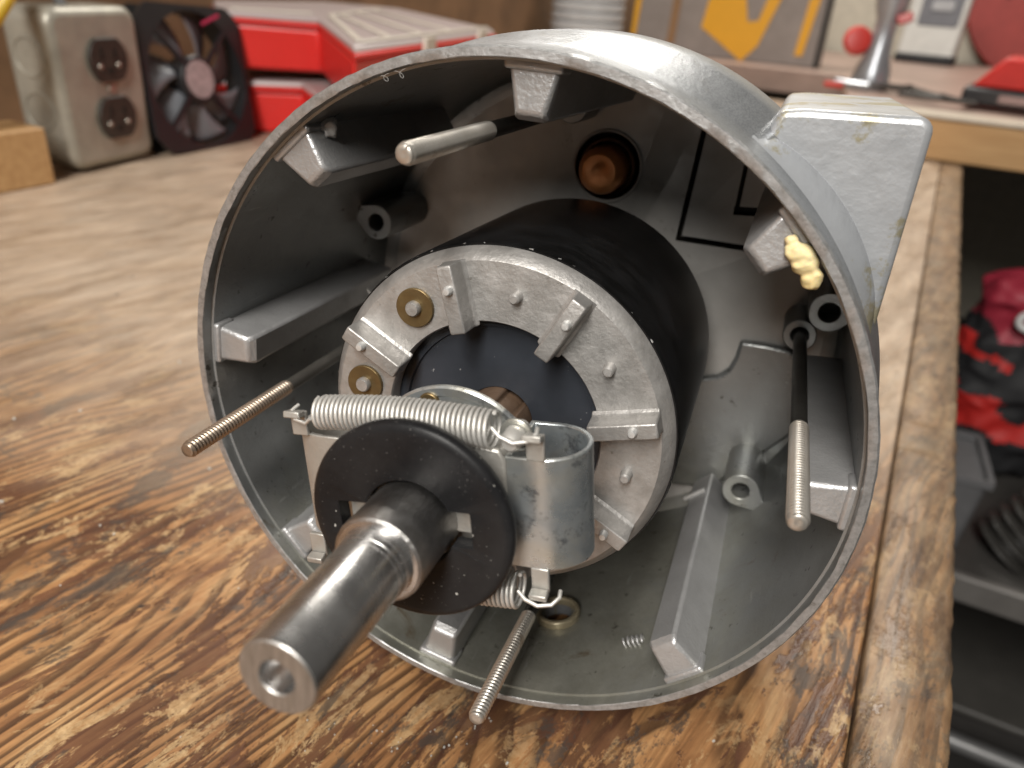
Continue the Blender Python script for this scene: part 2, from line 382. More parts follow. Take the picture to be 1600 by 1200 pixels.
def lumber_mat():
    t = NT('pine_lumber'); v = t.map((.06, 1, 1))
    c = t.ramp(t.noise(v, 160, 5, .6), [(.3, (.42, .24, .10)), (.7, (.56, .35, .165))])
    return t.out(c, 0, .5, t.bump(t.noise(v, 300, 3, .6), .2, .0005))
lumber = lumber_mat()
setting()

# ------------------------------------------------------------------ the motor
motor = empty('electric_motor', (0, 0, 0))
mm = Matrix(((.95014, .01762, -.31132, 0), (-.31182, .05369, -.94862, 0), (0, .99840, .05651, 0), (0, 0, 0, 1)))
MC = Vector((-0.00426, 0.14456, 0.0838))
mm = Tr(*MC) @ mm
motor.matrix_world = mm
tag(motor, 'opened silver electric motor with steel shaft and spring-loaded switch on the workbench', 'electric motor')
def P(mb, name, mat, parent=None, **kw): return mb.build(name, mat, parent or motor, scale=R, **kw)
# rotor frame: leans a little in its bearing
ax = Vector((.0147, .0255, 1)).normalized(); yy = (Vector((0, 1, 0)) - ax * ax.y).normalized(); xx = yy.cross(ax)
ROT = Tr(0, 0, -1.2) @ Matrix((xx, yy, ax)).transposed().to_4x4() @ Tr(0, 0, 1.2)

def polar(r, deg): return r * cos(radians(deg)), r * sin(radians(deg))

def housing():
    seg = 240
    prof_out = [(.9755, .000), (.995, .000), (1.0, -.006), (1.0, -.10), (1.008, -.16), (1.068, -.25), (1.078, -.40), (1.055, -.70), (1.005, -1.20), (.985, -1.29), (.93, -1.335), (0, -1.335)]
    prof_in = [(0, -1.16), (.90, -1.16), (.945, -1.135), (.957, -1.08), (.966, -.045), (.9665, -.040), (.9735, -.038), (.9735, -.002)]
    sh = MB().lathe(prof_in + prof_out, seg)
    n = len(sh.v); k = len(prof_in) + len(prof_out)
    # dents and file marks on the rim
    nv = []
    for i, (x, y, z) in enumerate(sh.v):
        q = i % k
        if q in (len(prof_in) - 1, len(prof_in)) : 
            r = hypot(x, y); d = random.uniform(-.0009, .0009) + (-.0035 if random.random() < .04 else 0); f = (r - d) / r
            x, y, z = x * f, y * f, z + random.uniform(-.0008, .0005)
        elif q in (len(prof_in) + 1, len(prof_in) + 2):
            r = hypot(x, y); f = (r + random.uniform(-.0012, .0008)) / r; x, y, z = x * f, y * f, z + random.uniform(-.001, .0008)
        nv.append((x, y, z))
    fl = []
    for x, y, z in nv:
        r = hypot(x, y)
        if r > .98 and z < -.11:
            a = math.degrees(atan2(y, x)); k2 = max(0.0, 1 - abs(((a - 62 + 180) % 360) - 180) / 60.0); k2 = k2 * k2 * (3 - 2 * k2)
            f = 1 - (1 - k2) * max(0.0, (r - 1.006)) / r; x, y = x * f, y * f
        fl.append((x, y, z))
    sh.v = fl
    h = P(sh, 'housing', 'silver', angle=38)
    c = MB()
    c.lathe([(0, -1.10), (.125, -1.10), (.125, -1.31), (0, -1.31)], 40, Tr(-.012, .585, 0))
    bx, by = polar(.98, -79)
    c.lathe([(0, -.14), (.062, -.14), (.062, .14), (0, .14)], 32, Tr(bx, by, -.42) @ Rz(-79) @ Ry(90))
    # seams of the passage to the junction casing
    for (x0, y0), (x1, y1), wd in (((.323, .753), (.299, .357), .010), ((.299, .357), (.58, .359), .011), ((.492, .647), (.490, .490), .008), ((.490, .490), (.575, .497), .016)):
        L = hypot(x1 - x0, y1 - y0); a = math.degrees(atan2(y1 - y0, x1 - x0))
        c.box(-.01, L + .01, -wd, wd, -1.24, -1.12, Tr(x0, y0, 0) @ Rz(a))
    cut = c.build('cutter', 'hole', motor, scale=R)
    boolean_cut(h, cut)
    # assign materials by place on the shell
    h.data.materials.clear()
    for k_ in ('silver', 'inside', 'rim', 'backwall', 'hole'): h.data.materials.append(M[k_])
    for p in h.data.polygons:
        ce = p.center / R; r = hypot(ce.x, ce.y); nn = p.normal
        rad = (nn.x * ce.x + nn.y * ce.y) / max(r, 1e-6)
        if ce.z > -.0075 and r > .96: p.material_index = 2
        elif ce.z < -1.12 and ce.z > -1.165 and r < .93 and nn.z > .9: p.material_index = 3
        elif ce.z < -1.165 and ce.z > -1.33 and r < .93: p.material_index = 4
        elif rad < .3 and r < .98 and ce.z > -1.2: p.material_index = 1
        else: p.material_index = 0
    # locating lugs (front face at z=-.04, running back as ribs)
    lugs = [(88.6, -1.10, 1), (133, -.95, 1), (177.3, -.98, 0), (-137, -1.0, 0), (-98.5, -1.0, 0), (-46.2, -1.10, 0), (0.2, -1.0, 0), (43.9, -1.0, 1)]
    for ang, zb, tap in lugs:
        rb, rt = .967, .832
        wb, wt = (.070, .043) if tap else (.062, .048)
        mb = MB()
        pr = [(rt, -wt), (rb + .004, -wb), (rb + .006, wb), (rt, wt)]
        # body, chamfered lead-in at the inner end
        fr = [(rt + .018, -wt + .008), (rb + .004, -wb + .002), (rb + .006, wb - .002), (rt + .018, wt - .008)]
        vs = [(x, y, zb) for x, y in pr] + [(x, y, -.075) for x, y in pr] + [(x, y, -.050) for x, y in fr]
        fs = [(3, 2, 1, 0), (8, 9, 10, 11)] + [(i, (i + 1) % 4, 4 + (i + 1) % 4, 4 + i) for i in range(4)] + [(4 + i, 4 + (i + 1) % 4, 8 + (i + 1) % 4, 8 + i) for i in range(4)]
        mb.add(vs, fs, Rz(ang))
        # small seat step next to the rim
        st = [(.946, -wb - .006), (.974, -wb - .006), (.974, wb + .006), (.946, wb + .006)]
        mb.prism(st, -.12, -.0405, Rz(ang))
        P(mb, 'locating_lug', 'lug', h, bevel=.010, bseg=3)
    # screw posts with a pointed web towards the wall
    for r, ang, z0 in ((.878, 159.6, -.83), (.872, -33.6, -.85), (.905, 16.6, -.86)):
        x, y = polar(r, ang)
        def rout(a, phi=radians(ang)):
            d = abs((a - phi + pi) % (2 * pi) - pi)
            return .068 / cos(radians(60) - d) if d < radians(60) else .068
        mb = MB().ring(.033, rout, -1.165, z0, 72, Tr(x, y, 0))
        sp = P(mb, 'screw_post', 'inside', h, bevel=.004)
        P(MB().lathe([(0, z0 - .10), (.0335, z0 - .10), (.0335, z0 - .02)], 32, Tr(x, y, 0)), 'screw_bore', 'hole', sp)
    for ang in (98.9, 8.9, -171, -81):
        x, y = polar(.81, ang)
        P(MB().ring(.030, .058, -1.165, -.97, 40, Tr(x, y, 0)), 'bolt_post', 'inside', h, bevel=.004)
    # stepped pad low on the end wall
    P(MB().prism([(.42, -.180), (.497, -.172), (.549, -.152), (.582, -.116), (.597, -.066), (.604, .009), (.695, .015), (.791, .012), (.925, -.07), (.87, -.34), (.62, -.66), (.40, -.70)], -1.165, -1.120), 'end_wall_pad', 'inside', h, bevel=.016, bseg=3)
    # collar of the drain hole in the floor of the shell
    bx, by = polar(.955, -79)
    P(MB().ring(.0625, .083, -.012, .022, 48, Tr(bx, by, -.42) @ Rz(-79) @ Ry(-90)), 'drain_collar', 'oily', h, bevel=.006)
    # foot under the front edge
    P(MB().prism([(-.07, 0), (-.05, -.05), (.05, -.05), (.07, 0)], -.36, -.10, Rz(-62) @ Ry(0) @ Tr(.985, 0, 0) @ Rz(90)), 'foot_boss', 'silver', h, bevel=.012)
    return h

M['backwall'] = metal_mat('end_wall_paint', (.58, .565, .54), (.46, .445, .42), .25, .44, 55, .3, 300, .08, (.20, .175, .13), 95, .64)
M['lug'] = metal_mat('lug_paint', (.56, .56, .565), (.44, .44, .44), .65, .38, 70, .5, 1100, .07, (.18, .15, .11), 170, .68)
M['oily'] = metal_mat('oily_collar', (.40, .35, .25), (.24, .20, .12), .35, .34, 60, .2, 400)
H = housing()

def junction():
    # square casing that fills the upper right quadrant beside the shell
    arc = [polar(.99, a) for a in (26, 32, 38, 44, 50, 56)]
    outer = [(.585, .912), (.64, .920)]
    cx, cy, r = .887, .895, .035
    outer += [(cx + r * cos(radians(a)), cy + r * sin(radians(a))) for a in (90, 75, 60, 45, 30, 15, 0)]
    outer += [(.922, .400)]
    poly = arc + outer
    j = P(MB().prism(poly, -1.08, -.205), 'junction_casing', 'enamel', None, bevel=.020, bseg=4)
    # conical fairing that blends the shell into the casing front
    mb = MB(); vs = []; fs = []; n = 24
    for i in range(n + 1):
        a = 25.5 + 33.5 * i / n; e = sin(pi * i / n) ** .5
        for rr, z in ((.995, -.125), (1.004, -.14), (1.0 + .058 * e, -.200), (1.0 + .055 * e, -.24), (.99, -.24)):
            x, y = polar(rr, a); x = min(x, .917); y = min(y, .903); vs.append((x, y, z))
    for i in range(n):
        for q in range(4): fs.append((i * 5 + q, (i + 1) * 5 + q, (i + 1) * 5 + q + 1, i * 5 + q + 1))
    mb.add(vs, fs); P(mb, 'fairing', 'enamel', j, angle=50)
junction()

def bolts():
    ends = [((-.143, .772), (98.9, .81), 'bolt'), ((-.815, -.142), (-171, .81), 'bolt_brown'), ((.126, -.779), (-81, .81), 'bolt'), ((.815, .124), (8.9, .81), 'bolt')]
    for (tx, ty), (ang, rr), mt in ends:
        bx, by = polar(rr, ang); a = Vector((bx, by, -1.16)); b = Vector((tx, ty, .30)); d = (b - a).normalized()
        q = d.to_track_quat('Z', 'Y').to_matrix().to_4x4(); L = (b - a).length
        T = Tr(*a) @ q
        zs = L - .50                               # start of the thread
        sk = P(MB().lathe([(0, 0), (.0225, 0), (.0225, zs), (0, zs)], 24, T), 'through_bolt', 'bolt_grey' if mt == 'bolt_brown' else 'bolt_dark')
        # helical thread
        mb = MB(); pitch = .0132; seg = 26; step = pitch / 6; n = int(.485 / step); vs = []; fs = []
        for i in range(n + 1):
            z = zs - .002 + i * step
            for k in range(seg):
                ph = (z / pitch - k / seg) % 1.0
                r = .0206 + .0062 * (1 - abs(2 * ph - 1))
                if i > n - 4: r = min(r, .0262 - .0013 * (i - n + 4))
                if i < 4: r = min(r, .0225 + .001 * i)
                vs.append((r * cos(2 * pi * k / seg), r * sin(2 * pi * k / seg), z))
        for i in range(n):
            for k in range(seg):
                l = (k + 1) % seg; fs.append((i * seg + k, i * seg + l, (i + 1) * seg + l, (i + 1) * seg + k))
        c = len(vs); zt = zs - .002 + n * step
        vs += [(r_ * .0195 * cos(2 * pi * k / seg), r_ * .0195 * sin(2 * pi * k / seg), zt + .0025 - (.002 if r_ < .5 else 0)) for r_ in (1.0, .3) for k in range(seg)]
        for k in range(seg):
            l = (k + 1) % seg; fs += [(n * seg + k, n * seg + l, c + l, c + k), (c + k, c + l, c + seg + l, c + seg + k)]
        fs.append(tuple(c + seg + k for k in range(seg)))
        mb.add(vs, fs, T); P(mb, 'bolt_thread', mt, sk, angle=70)
bolts()

def rotor():
    core = P(MB().lathe([(0, -.83), (.488, -.83), (.505, -.815), (.5075, -.02), (.503, -.002), (.48, -.001)], 160, ROT), 'rotor_core', 'lacquer')
    pl = P(MB().lathe([(.305, -.10), (.305, .035), (.309, .041), (.468, .041), (.476, .034), (.4985, .004), (.5005, -.014), (.48, -.014)], 160, ROT), 'end_ring', 'cast')
    # ragged casting flash along the joint
    mb = MB()
    for i in range(70):
        a = random.uniform(0, 360)
        if random.random() < .25: a = random.choice((20, 45, 70, 100, 125)) + random.uniform(-6, 6)
        s = random.uniform(.0012, .0055) ** 1.0; x, y = polar(.5015 + random.uniform(0, .002), a)
        mb.box(-s * .4, s * .4, -s * random.uniform(.6, 2.2), s * random.uniform(.6, 2.2), -s * .5, s * .6, ROT @ Tr(x, y, -.012 + random.uniform(-.004, .004)) @ Rz(a + random.uniform(-12, 12)) @ Rx(random.uniform(-25, 25)))
    tag(P(mb, 'casting_flash', 'chip', pl, smooth=False), kind='stuff')
    for k in range(8):
        a = 17.0 + 45 * k
        prof = [(-.037, 0), (-.025, .012), (-.021, .074), (.021, .074), (.025, .012), (.037, 0)]
        vs = []; fs = []
        for rr in (.292, .30, .462, .472):
            w_ = 1.0 if .295 < rr < .468 else .96
            vs += [(rr, x * w_, .038 + z * (1 if w_ == 1 else .97)) for x, z in prof]
        n = 6
        for i in range(3): fs += [(i * n + q, i * n + (q + 1) % n, (i + 1) * n + (q + 1) % n, (i + 1) * n + q) for q in range(n)]
        fs += [tuple(range(n - 1, -1, -1)), tuple(range(3 * n, 4 * n))]
        mb = MB().add(vs, fs, ROT @ Rz(a + random.uniform(-.8, .8)))
        bl = P(mb, 'fan_blade', 'cast', pl, bevel=.0035)
        x, y = polar(.410, a)
        P(MB().lathe([(.0125, .105), (.012, .124), (.0085, .131), (0, .132)], 16, ROT @ Tr(x, y, 0)), 'balance_pin', 'chip', pl)
    for k in range(8):
        a = 39.2 + 45 * k; x, y = polar(.389, a if k not in (2, 3) else (128.2, 172.3)[k - 2])
        T = ROT @ Tr(x, y, 0)
        if k in (2, 3, 4):
            P(MB().ring(.013, .054, .041, .052, 48, T), 'brass_washer', 'brass', pl, bevel=.002)
            P(MB().lathe([(.021, .05), (.021, .064), (.017, .070), (0, .071)], 24, T), 'rivet_post', 'cast', pl)
        else:
            P(MB().lathe([(.019, .038), (.015, .044), (.014, .070), (.010, .075), (0, .075)], 20, T), 'rivet_post', 'cast', pl)
    P(MB().lathe([(.31, -.012), (.279, -.012), (.275, -.022), (.10, -.022), (.098, -.10)], 120, ROT), 'insulator_disc', 'bluing', core)
    # brown sleeve with a flat and a notch
    def rs(a): return .098 if abs(((a - 1.1 + pi) % (2 * pi)) - pi) > .32 else .086
    P(MB().ring(.05, rs, -.06, .30, 96, ROT), 'shaft_sleeve', 'hub', bevel=.004)
rotor()

def shaft():
    sh = P(MB().lathe([(.099, .30), (.0985, .56), (.099, .688), (.097, .697), (.0905, .7005)], 96, ROT), 'shaft_collar', 'steel_rough')
    P(MB().lathe([(.0905, .7005), (.0815, .7022), (.0795, .705), (.0795, .722), (.0783, .7225), (.0783, .738), (.0772, .739), (.0772, .752), (.0760, .7525), (.0755, 1.0335), (.0735, 1.0385)], 128, ROT), 'shaft', 'steel')
    f = P(MB().lathe([(.0735, 1.0385), (.0705, 1.0415), (.036, 1.0415), (.033, 1.039)], 96, ROT), 'shaft_end', 'steel_face')
    P(MB().lathe([(.033, 1.039), (.0315, 1.010), (.012, .977), (.0, .970)], 64, ROT), 'centre_hole', 'steel', f)
shaft()

G = ROT @ Rz(8.2)                              # frame of the centrifugal switch
def switch():
    base = P(MB().lathe([(.09, .285), (.218, .285), (.224, .291), (.224, .300), (.219, .305), (.20, .304), (.195, .300), (.09, .300)], 96, G), 'switch_base_plate', 'zinc')
    x, y = polar(.185, 105)
    P(MB().ring(.010, .027, .300, .312, 32, G @ Tr(x, y, 0)), 'eyelet', 'brass', base, bevel=.003)
    P(MB().lathe([(.0105, .30), (.0105, .313), (0, .312)], 16, G @ Tr(x, y, 0)), 'eyelet_rivet', 'chip', base)
    # cast body behind the disc
    body = P(MB().prism(rrect(.392, .276, .03), .300, .452, G), 'switch_body', 'switch', bevel=.012, bseg=3)
    P(MB().prism([(.11, -.20), (.185, -.19), (.196, -.13), (.196, .13), (.185, .155), (.10, .165), (.06, .1), (.06, -.1)], .452, .466, G), 'side_plate', 'switch', body, bevel=.006)
    P(MB().prism([(-.10, .17), (-.185, .16), (-.196, .13), (-.196, -.13), (-.185, -.16), (-.10, -.165), (-.06, -.1), (-.06, .1)], .452, .466, G), 'side_plate', 'switch', body, bevel=.006)
    P(MB().box(-.165, .152, -.028, .030, .466, .517, G), 'slide_bar', 'switch', body, bevel=.004)
    # hollow weights: flattened loops of plate, open at both ends
    for s in (1, -1):
        rr, cx, cz, t_, x0 = .100, .262, .356, .013, .190
        def loop(r, xa):
            p = [(xa, cz + r)] + [(cx + r * sin(pi * i / 20), cz + r * cos(pi * i / 20)) for i in range(21)] + [(xa, cz - r)]
            return p
        o = loop(rr, x0); i_ = loop(rr - t_, x0 + t_); n = len(o); vs = []; fs = []
        for yv in (-.137, .137):
            vs += [(s * x, yv, z) for x, z in o] + [(s * x, yv, z) for x, z in i_]
        for q in range(n):
            p = (q + 1) % n
            fs += [(q, p, 2 * n + p, 2 * n + q), (n + p, n + q, 3 * n + q, 3 * n + p), (p, q, n + q, n + p), (2 * n + q, 2 * n + p, 3 * n + p, 3 * n + q)]
        wt = P(MB().add(vs, fs, G), 'switch_weight', 'zinc' if s > 0 else 'switch', bevel=.003)
        # bent tabs the springs hook onto, above and below
        for yv in (1, -1):
            tx = s * (.262 if s > 0 else .315)
            tb = MB().box(-.021, .021, 0, .062, -.006, .006, G @ Tr(tx, yv * .134 - (0 if yv > 0 else .062), .452))
            tb.box(-.021, .021, -.008, .008, .0065, .032, G @ Tr(tx, yv * .190, .452) @ Rx(-12 * yv))
            P(tb, 'spring_tab', 'switch', wt, bevel=.003)
    # nub and washer on the right weight
    nb = P(MB().lathe([(.0, .488), (.016, .486), (.024, .474), (.025, .44), (.020, .40)], 32, G @ Tr(.212, .178, -.01)), 'pivot_nub', 'spring', body)
    P(MB().ring(.026, .038, .425, .433, 40, G @ Tr(.212, .178, 0)), 'nub_washer', 'zinc', nb, bevel=.002)
    # springs
    for yv in (1, -1):
        x0, x1 = (-.255, .172) if yv > 0 else (-.20, .212)
        turns = 36; rc = .0365; wire = .0048; pts = []
        ya, yb = (.196, .194) if yv > 0 else (-.204, -.204); zc = .450
        n = turns * 18
        for i in range(n + 1):
            f = i / n; a = 2 * pi * turns * f; bow = sin(pi * f) * .012 * yv
            rr = rc * (1 + .10 * f)
            pts.append((x0 + (x1 - x0) * f, ya + (yb - ya) * f + bow + rr * cos(a), zc + rr * sin(a)))
        # hooks at both ends
        hookR = [(x1 + .004, yb + .02, zc + .03), (x1 + .022, yb + .004, zc + .036), (x1 + .05, yb - .010, zc + .034), (x1 + .082, yb - .004, zc + .030), (x1 + .097, yb + .008, zc + .016), (x1 + .094, yb + .012, zc - .004)]
        hookL = [(x0 - .062, ya + .01, zc - .006), (x0 - .068, ya + .004, zc + .014), (x0 - .055, ya - .012, zc + .026), (x0 - .03, ya - .022, zc + .022), (x0 - .010, ya - .004, zc + .03)]
        sp = P(MB().tube(pts, wire, 8, G), 'coil_spring', 'spring', angle=80)
        P(MB().tube(hookR, wire, 8, G), 'spring_hook', 'spring', sp, angle=80)
        P(MB().tube(hookL, wire, 8, G), 'spring_hook', 'spring', sp, angle=80)
    # black pressure disc with a cross slot
    def bore(a):
        b = a - radians(2); c, s_ = abs(cos(b)), abs(sin(b))
        slot = min((.168 if cos(b) < 0 else .147) / max(c, 1e-4), .042 / max(s_, 1e-4))
        return max(.106, slot)
    seg = 256; vs = []; fs = []
    prof = lambda a: [(bore(a), .518), (.230, .518), (.2375, .525), (.2400, .540), (.2385, .550), (.232, .5565), (.215, .5585), (bore(a) + .004, .5585), (bore(a), .556)]
    for i in range(seg):
        a = 2 * pi * i / seg; vs += [(r * cos(a), r * sin(a), z) for r, z in prof(a)]
    for i in range(seg):
        j = (i + 1) % seg
        for q in range(9): fs.append((i * 9 + q, j * 9 + q, j * 9 + (q + 1) % 9, i * 9 + (q + 1) % 9))
    P(MB().add(vs, fs, G), 'pressure_disc', 'black', angle=40)
switch()

def lump(mb, c, r, sq=(1, 1, 1), T=None, j=.12, n=10):
    vs = []; fs = []
    for i in range(n + 1):
        th = pi * i / n
        for k in range(2 * n):
            ph = pi * k / n; s = r * (1 + j * (sin(3.1 * ph + 1.7 * th + c[0] * 90) * sin(2.3 * th)) + j * .5 * sin(5 * ph + 4 * th))
            vs.append((c[0] + s * sq[0] * sin(th) * cos(ph), c[1] + s * sq[1] * sin(th) * sin(ph), c[2] + s * sq[2] * cos(th)))
    for i in range(n):
        for k in range(2 * n):
            l = (k + 1) % (2 * n); fs.append((i * 2 * n + k, (i + 1) * 2 * n + k, (i + 1) * 2 * n + l, i * 2 * n + l))
    mb.add(vs, fs, T)
def bits():
    g = MB()
    lump(g, (.676, .650, -.036), .017, (.9, .9, .8), None, .15); lump(g, (.700, .626, -.032), .030, (1.2, .85, .7), None, .10); lump(g, (.714, .606, -.032), .029, (1.1, 1.0, .7), None, .10)
    lump(g, (.738, .572, -.037), .027, (.95, 1.0, .75), None, .13)
    gb = P(g, 'glue_blob', 'glue', H, angle=80)
    rm_ = gb.modifiers.new('skin', 'REMESH'); rm_.mode = 'VOXEL'; rm_.voxel_size = .00032; rm_.use_smooth_shade = True
    sm_ = gb.modifiers.new('smooth', 'SMOOTH'); sm_.factor = .5; sm_.iterations = 3
    tx_ = bpy.data.textures.new('glue_lumps', 'CLOUDS'); tx_.noise_scale = .0016; ds_ = gb.modifiers.new('lumps', 'DISPLACE'); ds_.texture = tx_; ds_.strength = .0004; ds_.texture_coords = 'LOCAL'
    g = MB(); x, y = polar(.945, 128.2); lump(g, (x, y, -.13), .026, (1, 1, .9), None, .2); P(g, 'putty_lump', 'putty', H, angle=80)
    # copper cap in its bore
    c = P(MB().lathe([(0, -1.062), (.022, -1.060), (.040, -1.052), (.062, -1.054), (.080, -1.07), (.088, -1.10), (.089, -1.25)], 48, Tr(-.02, .575, 0)), 'copper_cap', 'copper')
    P(MB().ring(.090, .112, -1.24, -1.17, 48, Tr(-.016, .58, 0)), 'copper_collar', 'copper_dark', c, bevel=.008)
    P(MB().ring(.1255, .136, -1.165, -1.145, 48, Tr(-.012, .585, 0)), 'bore_lip', 'backwall', H, bevel=.004)
    # retaining wires peeping over two ribs, and a half-sunk coil for a hole's thread marks
    P(MB().tube([polar(.80, 180) + (-.80,), polar(.84, 176.5) + (-.78,), polar(.865, 174.5) + (-.775,)], .007, 8), 'retaining_pin', 'chip', H)
    P(MB().tube([polar(.83, -50.5) + (-.955,), polar(.83, -44) + (-.955,)], .011, 8), 'retaining_pin', 'chip', H)
    pts = []
    x, y = polar(.958, -59.5)
    for i in range(90):
        f = i / 89; a = 2 * pi * 4.2 * f; pts.append((-.035 + .07 * f, .017 * cos(a), .017 * sin(a)))
    P(MB().tube(pts, .0038, 6, Tr(x, y, -.275) @ Rz(31)), 'thread_mark', 'lug', H, angle=80)
    # lint under the rim
    for a0, s in ((110, .55), (107.2, .7)):
        pts = []
        for i in range(14):
            f = i / 13; x, y = polar(.968 - .022 * s * sin(pi * f) + .004 * sin(9 * f), a0 + 2.4 * s * f + .5 * sin(7 * f)); pts.append((x, y, .002 + .006 * sin(5 * f)))
        P(MB().tube(pts, .00035, 5), 'lint_fibre', 'putty', H)
bits()

# ------------------------------------------------------------------ things behind, on the benches
def outlet_box():
    o = empty('outlet_box', AN(.396, -.600), 0); o.rotation_euler = (0, 0, radians(-18))   # local y runs along its face, local x faces out
    o.scale = (1.1, 1.1, 1.1)
    tag(o, 'grey painted metal box with two dark round outlets beside the black fan', 'outlet box')
    body = plain('grey_box_paint', (.42, .40, .34), .42, .35, .75, 60, .4, 160)
    recm = plain('brown_bakelite', (.045, .037, .030), .45, 0, .5, 200)
    MB().prism(rrect(.084, .114, .012), -.046, 0, Tr(0, .042, .060) @ Matrix(((0, 0, 1, 0), (1, 0, 0, 0), (0, 1, 0, 0), (0, 0, 0, 1)))).build('box_body', body, o, bevel=.006, bseg=3)
    for yy_, z in ((.047, .080), (.047, .038)):
        T = Tr(0.0, yy_, z) @ Matrix(((0, 0, 1, 0), (1, 0, 0, 0), (0, 1, 0, 0), (0, 0, 0, 1)))
        pl = [(min(max(.0185 * cos(2 * pi * i / 40), -.0185), .0185), max(min(.0185 * sin(2 * pi * i / 40), .0155), -.0155)) for i in range(40)]
        r = MB().prism(pl, .0003, .0032, T).build('receptacle', recm, o, bevel=.0006)
        sm = plain('slot_dark', (.008, .007, .006), .6)
        for sx, hh in ((-.0065, .0085), (.0065, .0070)):
            MB().box(sx - .0011, sx + .0011, .0005, .0005 + hh, .0033, .0037, T).build('slot', sm, r)
        MB().lathe([(0, .0037), (.0027, .0037), (.0027, .0033)], 16, T @ Tr(0, -.0078, 0)).build('ground_hole', sm, r)
        for sx in (-.0095, .0085): MB().lathe([(0, .0041), (.0017, .0038), (.002, .0033)], 12, T @ Tr(sx, -.004, 0)).build('rivet', plain('rivet_bright', (.5, .48, .42), .35, .8), r)
    sc = plain('cover_screw_metal', (.5, .48, .42), .35, .8)
    MB().lathe([(0, .002), (.003, .0014), (.0035, 0)], 14, Tr(0, .047, .059) @ Ry(90)).build('cover_screw', sc, o)
    for z in (.083, .045):
        MB().ring(.0125, .0145, -.0004, .0009, 28, Tr(-.024, 0, z) @ Rx(90)).build('knockout', body, o, bevel=.0004)
    c = MB().tube([AN(.43, -.62, .112), AN(.425, -.625, .135), AN(.40, -.64, .17), AN(.36, -.66, .22)], .0045, 12).build('power_cord', plain('grey_cord', (.16, .16, .16), .5), None)
    tag(c, 'thin dark grey cord rising from the top of the outlet box', 'cord')
    y = MB().tube([AN(.26, -.58, .100), AN(.345, -.58, .124), AN(.40, -.625, .152), AN(.55, -.735, .20)], .0070, 14).build('extension_cord', plain('yellow_cord', (.75, .50, .03), .4), None, angle=80)
    tag(y, 'bright yellow cord crossing the top left corner above the grey box', 'cord')
    b = MB().box(-.045, 0, -.17, .0, 0, .044).build('wood_block', lumber, None, bevel=.0015)
    b.location = AN(.372, -.592, 0); b.rotation_euler = (0, 0, BENCH_ROT - .02)
    tag(b, 'short orange-brown wooden block at left end beside the grey box', 'wood block')
outlet_box()

def fan():
    f = empty('cooling_fan', AN(.527, -.600, .0), 0)
    f.matrix_world = Tr(*AN(.548, -.617, .0640)) @ Matrix.Rotation(BENCH_ROT + radians(4), 4, 'Z') @ Ry(-9) @ Rx(-4) @ Matrix(((0, 0, 1, 0), (1, 0, 0, 0), (0, 1, 0, 0), (0, 0, 0, 1))) @ Matrix.Scale(1.0, 4)
    # after this matrix: local x along the bench, local y up, local z facing out
    tag(f, 'black square case fan with grey blades leaning beside the grey outlet box', 'fan')
    blk = plain('fan_plastic', (.018, .018, .020), .38); bld = plain('fan_blade_plastic', (.19, .20, .22), .30)
    def sq(a):
        c, s = abs(cos(a)), abs(sin(a)); return min(.0655 / max(c, s), .082)
    MB().ring(.0605, sq, -.004, .0, 120).build('frame', blk, f)
    MB().ring(.0605, sq, -.026, -.022, 120).build('frame', blk, f)
    MB().ring(.0605, .0628, -.022, -.004, 96).build('shroud', blk, f)
    for a in (35, 125, 215, 305):
        MB().box(.018, .063, -.0022, .0022, -.004, -.0005, Rz(a + 10)).build('strut', blk, f)
    MB().lathe([(0, -.0005), (.0205, -.0005), (.022, -.002), (.022, -.022), (0, -.022)], 40).build('hub', blk, f)
    st = plain('hub_sticker', (.60, .54, .55), .35, .3, .45, 160)
    MB().lathe([(0, .0), (.0175, .0), (.0175, -.0006)], 40).build('hub_sticker', st, f)
    for k in range(7):
        vs = []; fs = []; n = 8
        for i in range(n + 1):
            r = .021 + .037 * i / n; sw = radians(360 / 7 * k + 24 * i / n)
            for j in range(5):
                u = (j / 4 - .5); a = sw + u * radians(38 + 4 * i / n)
                vs.append((r * cos(a), r * sin(a), -.013 + u * .013))
        for i in range(n):
            for j in range(4): fs.append((i * 5 + j, (i + 1) * 5 + j, (i + 1) * 5 + j + 1, i * 5 + j + 1))
        o = MB().add(vs, fs).build('blade', bld, f, angle=80)
        so = o.modifiers.new('thick', 'SOLIDIFY'); so.thickness = .0012
    MB().box(.030, .056, .0405, .0435, .0002, .0008, Rz(20)).build('red_label', plain('pink_label', (.52, .03, .10), .4), f)
fan()

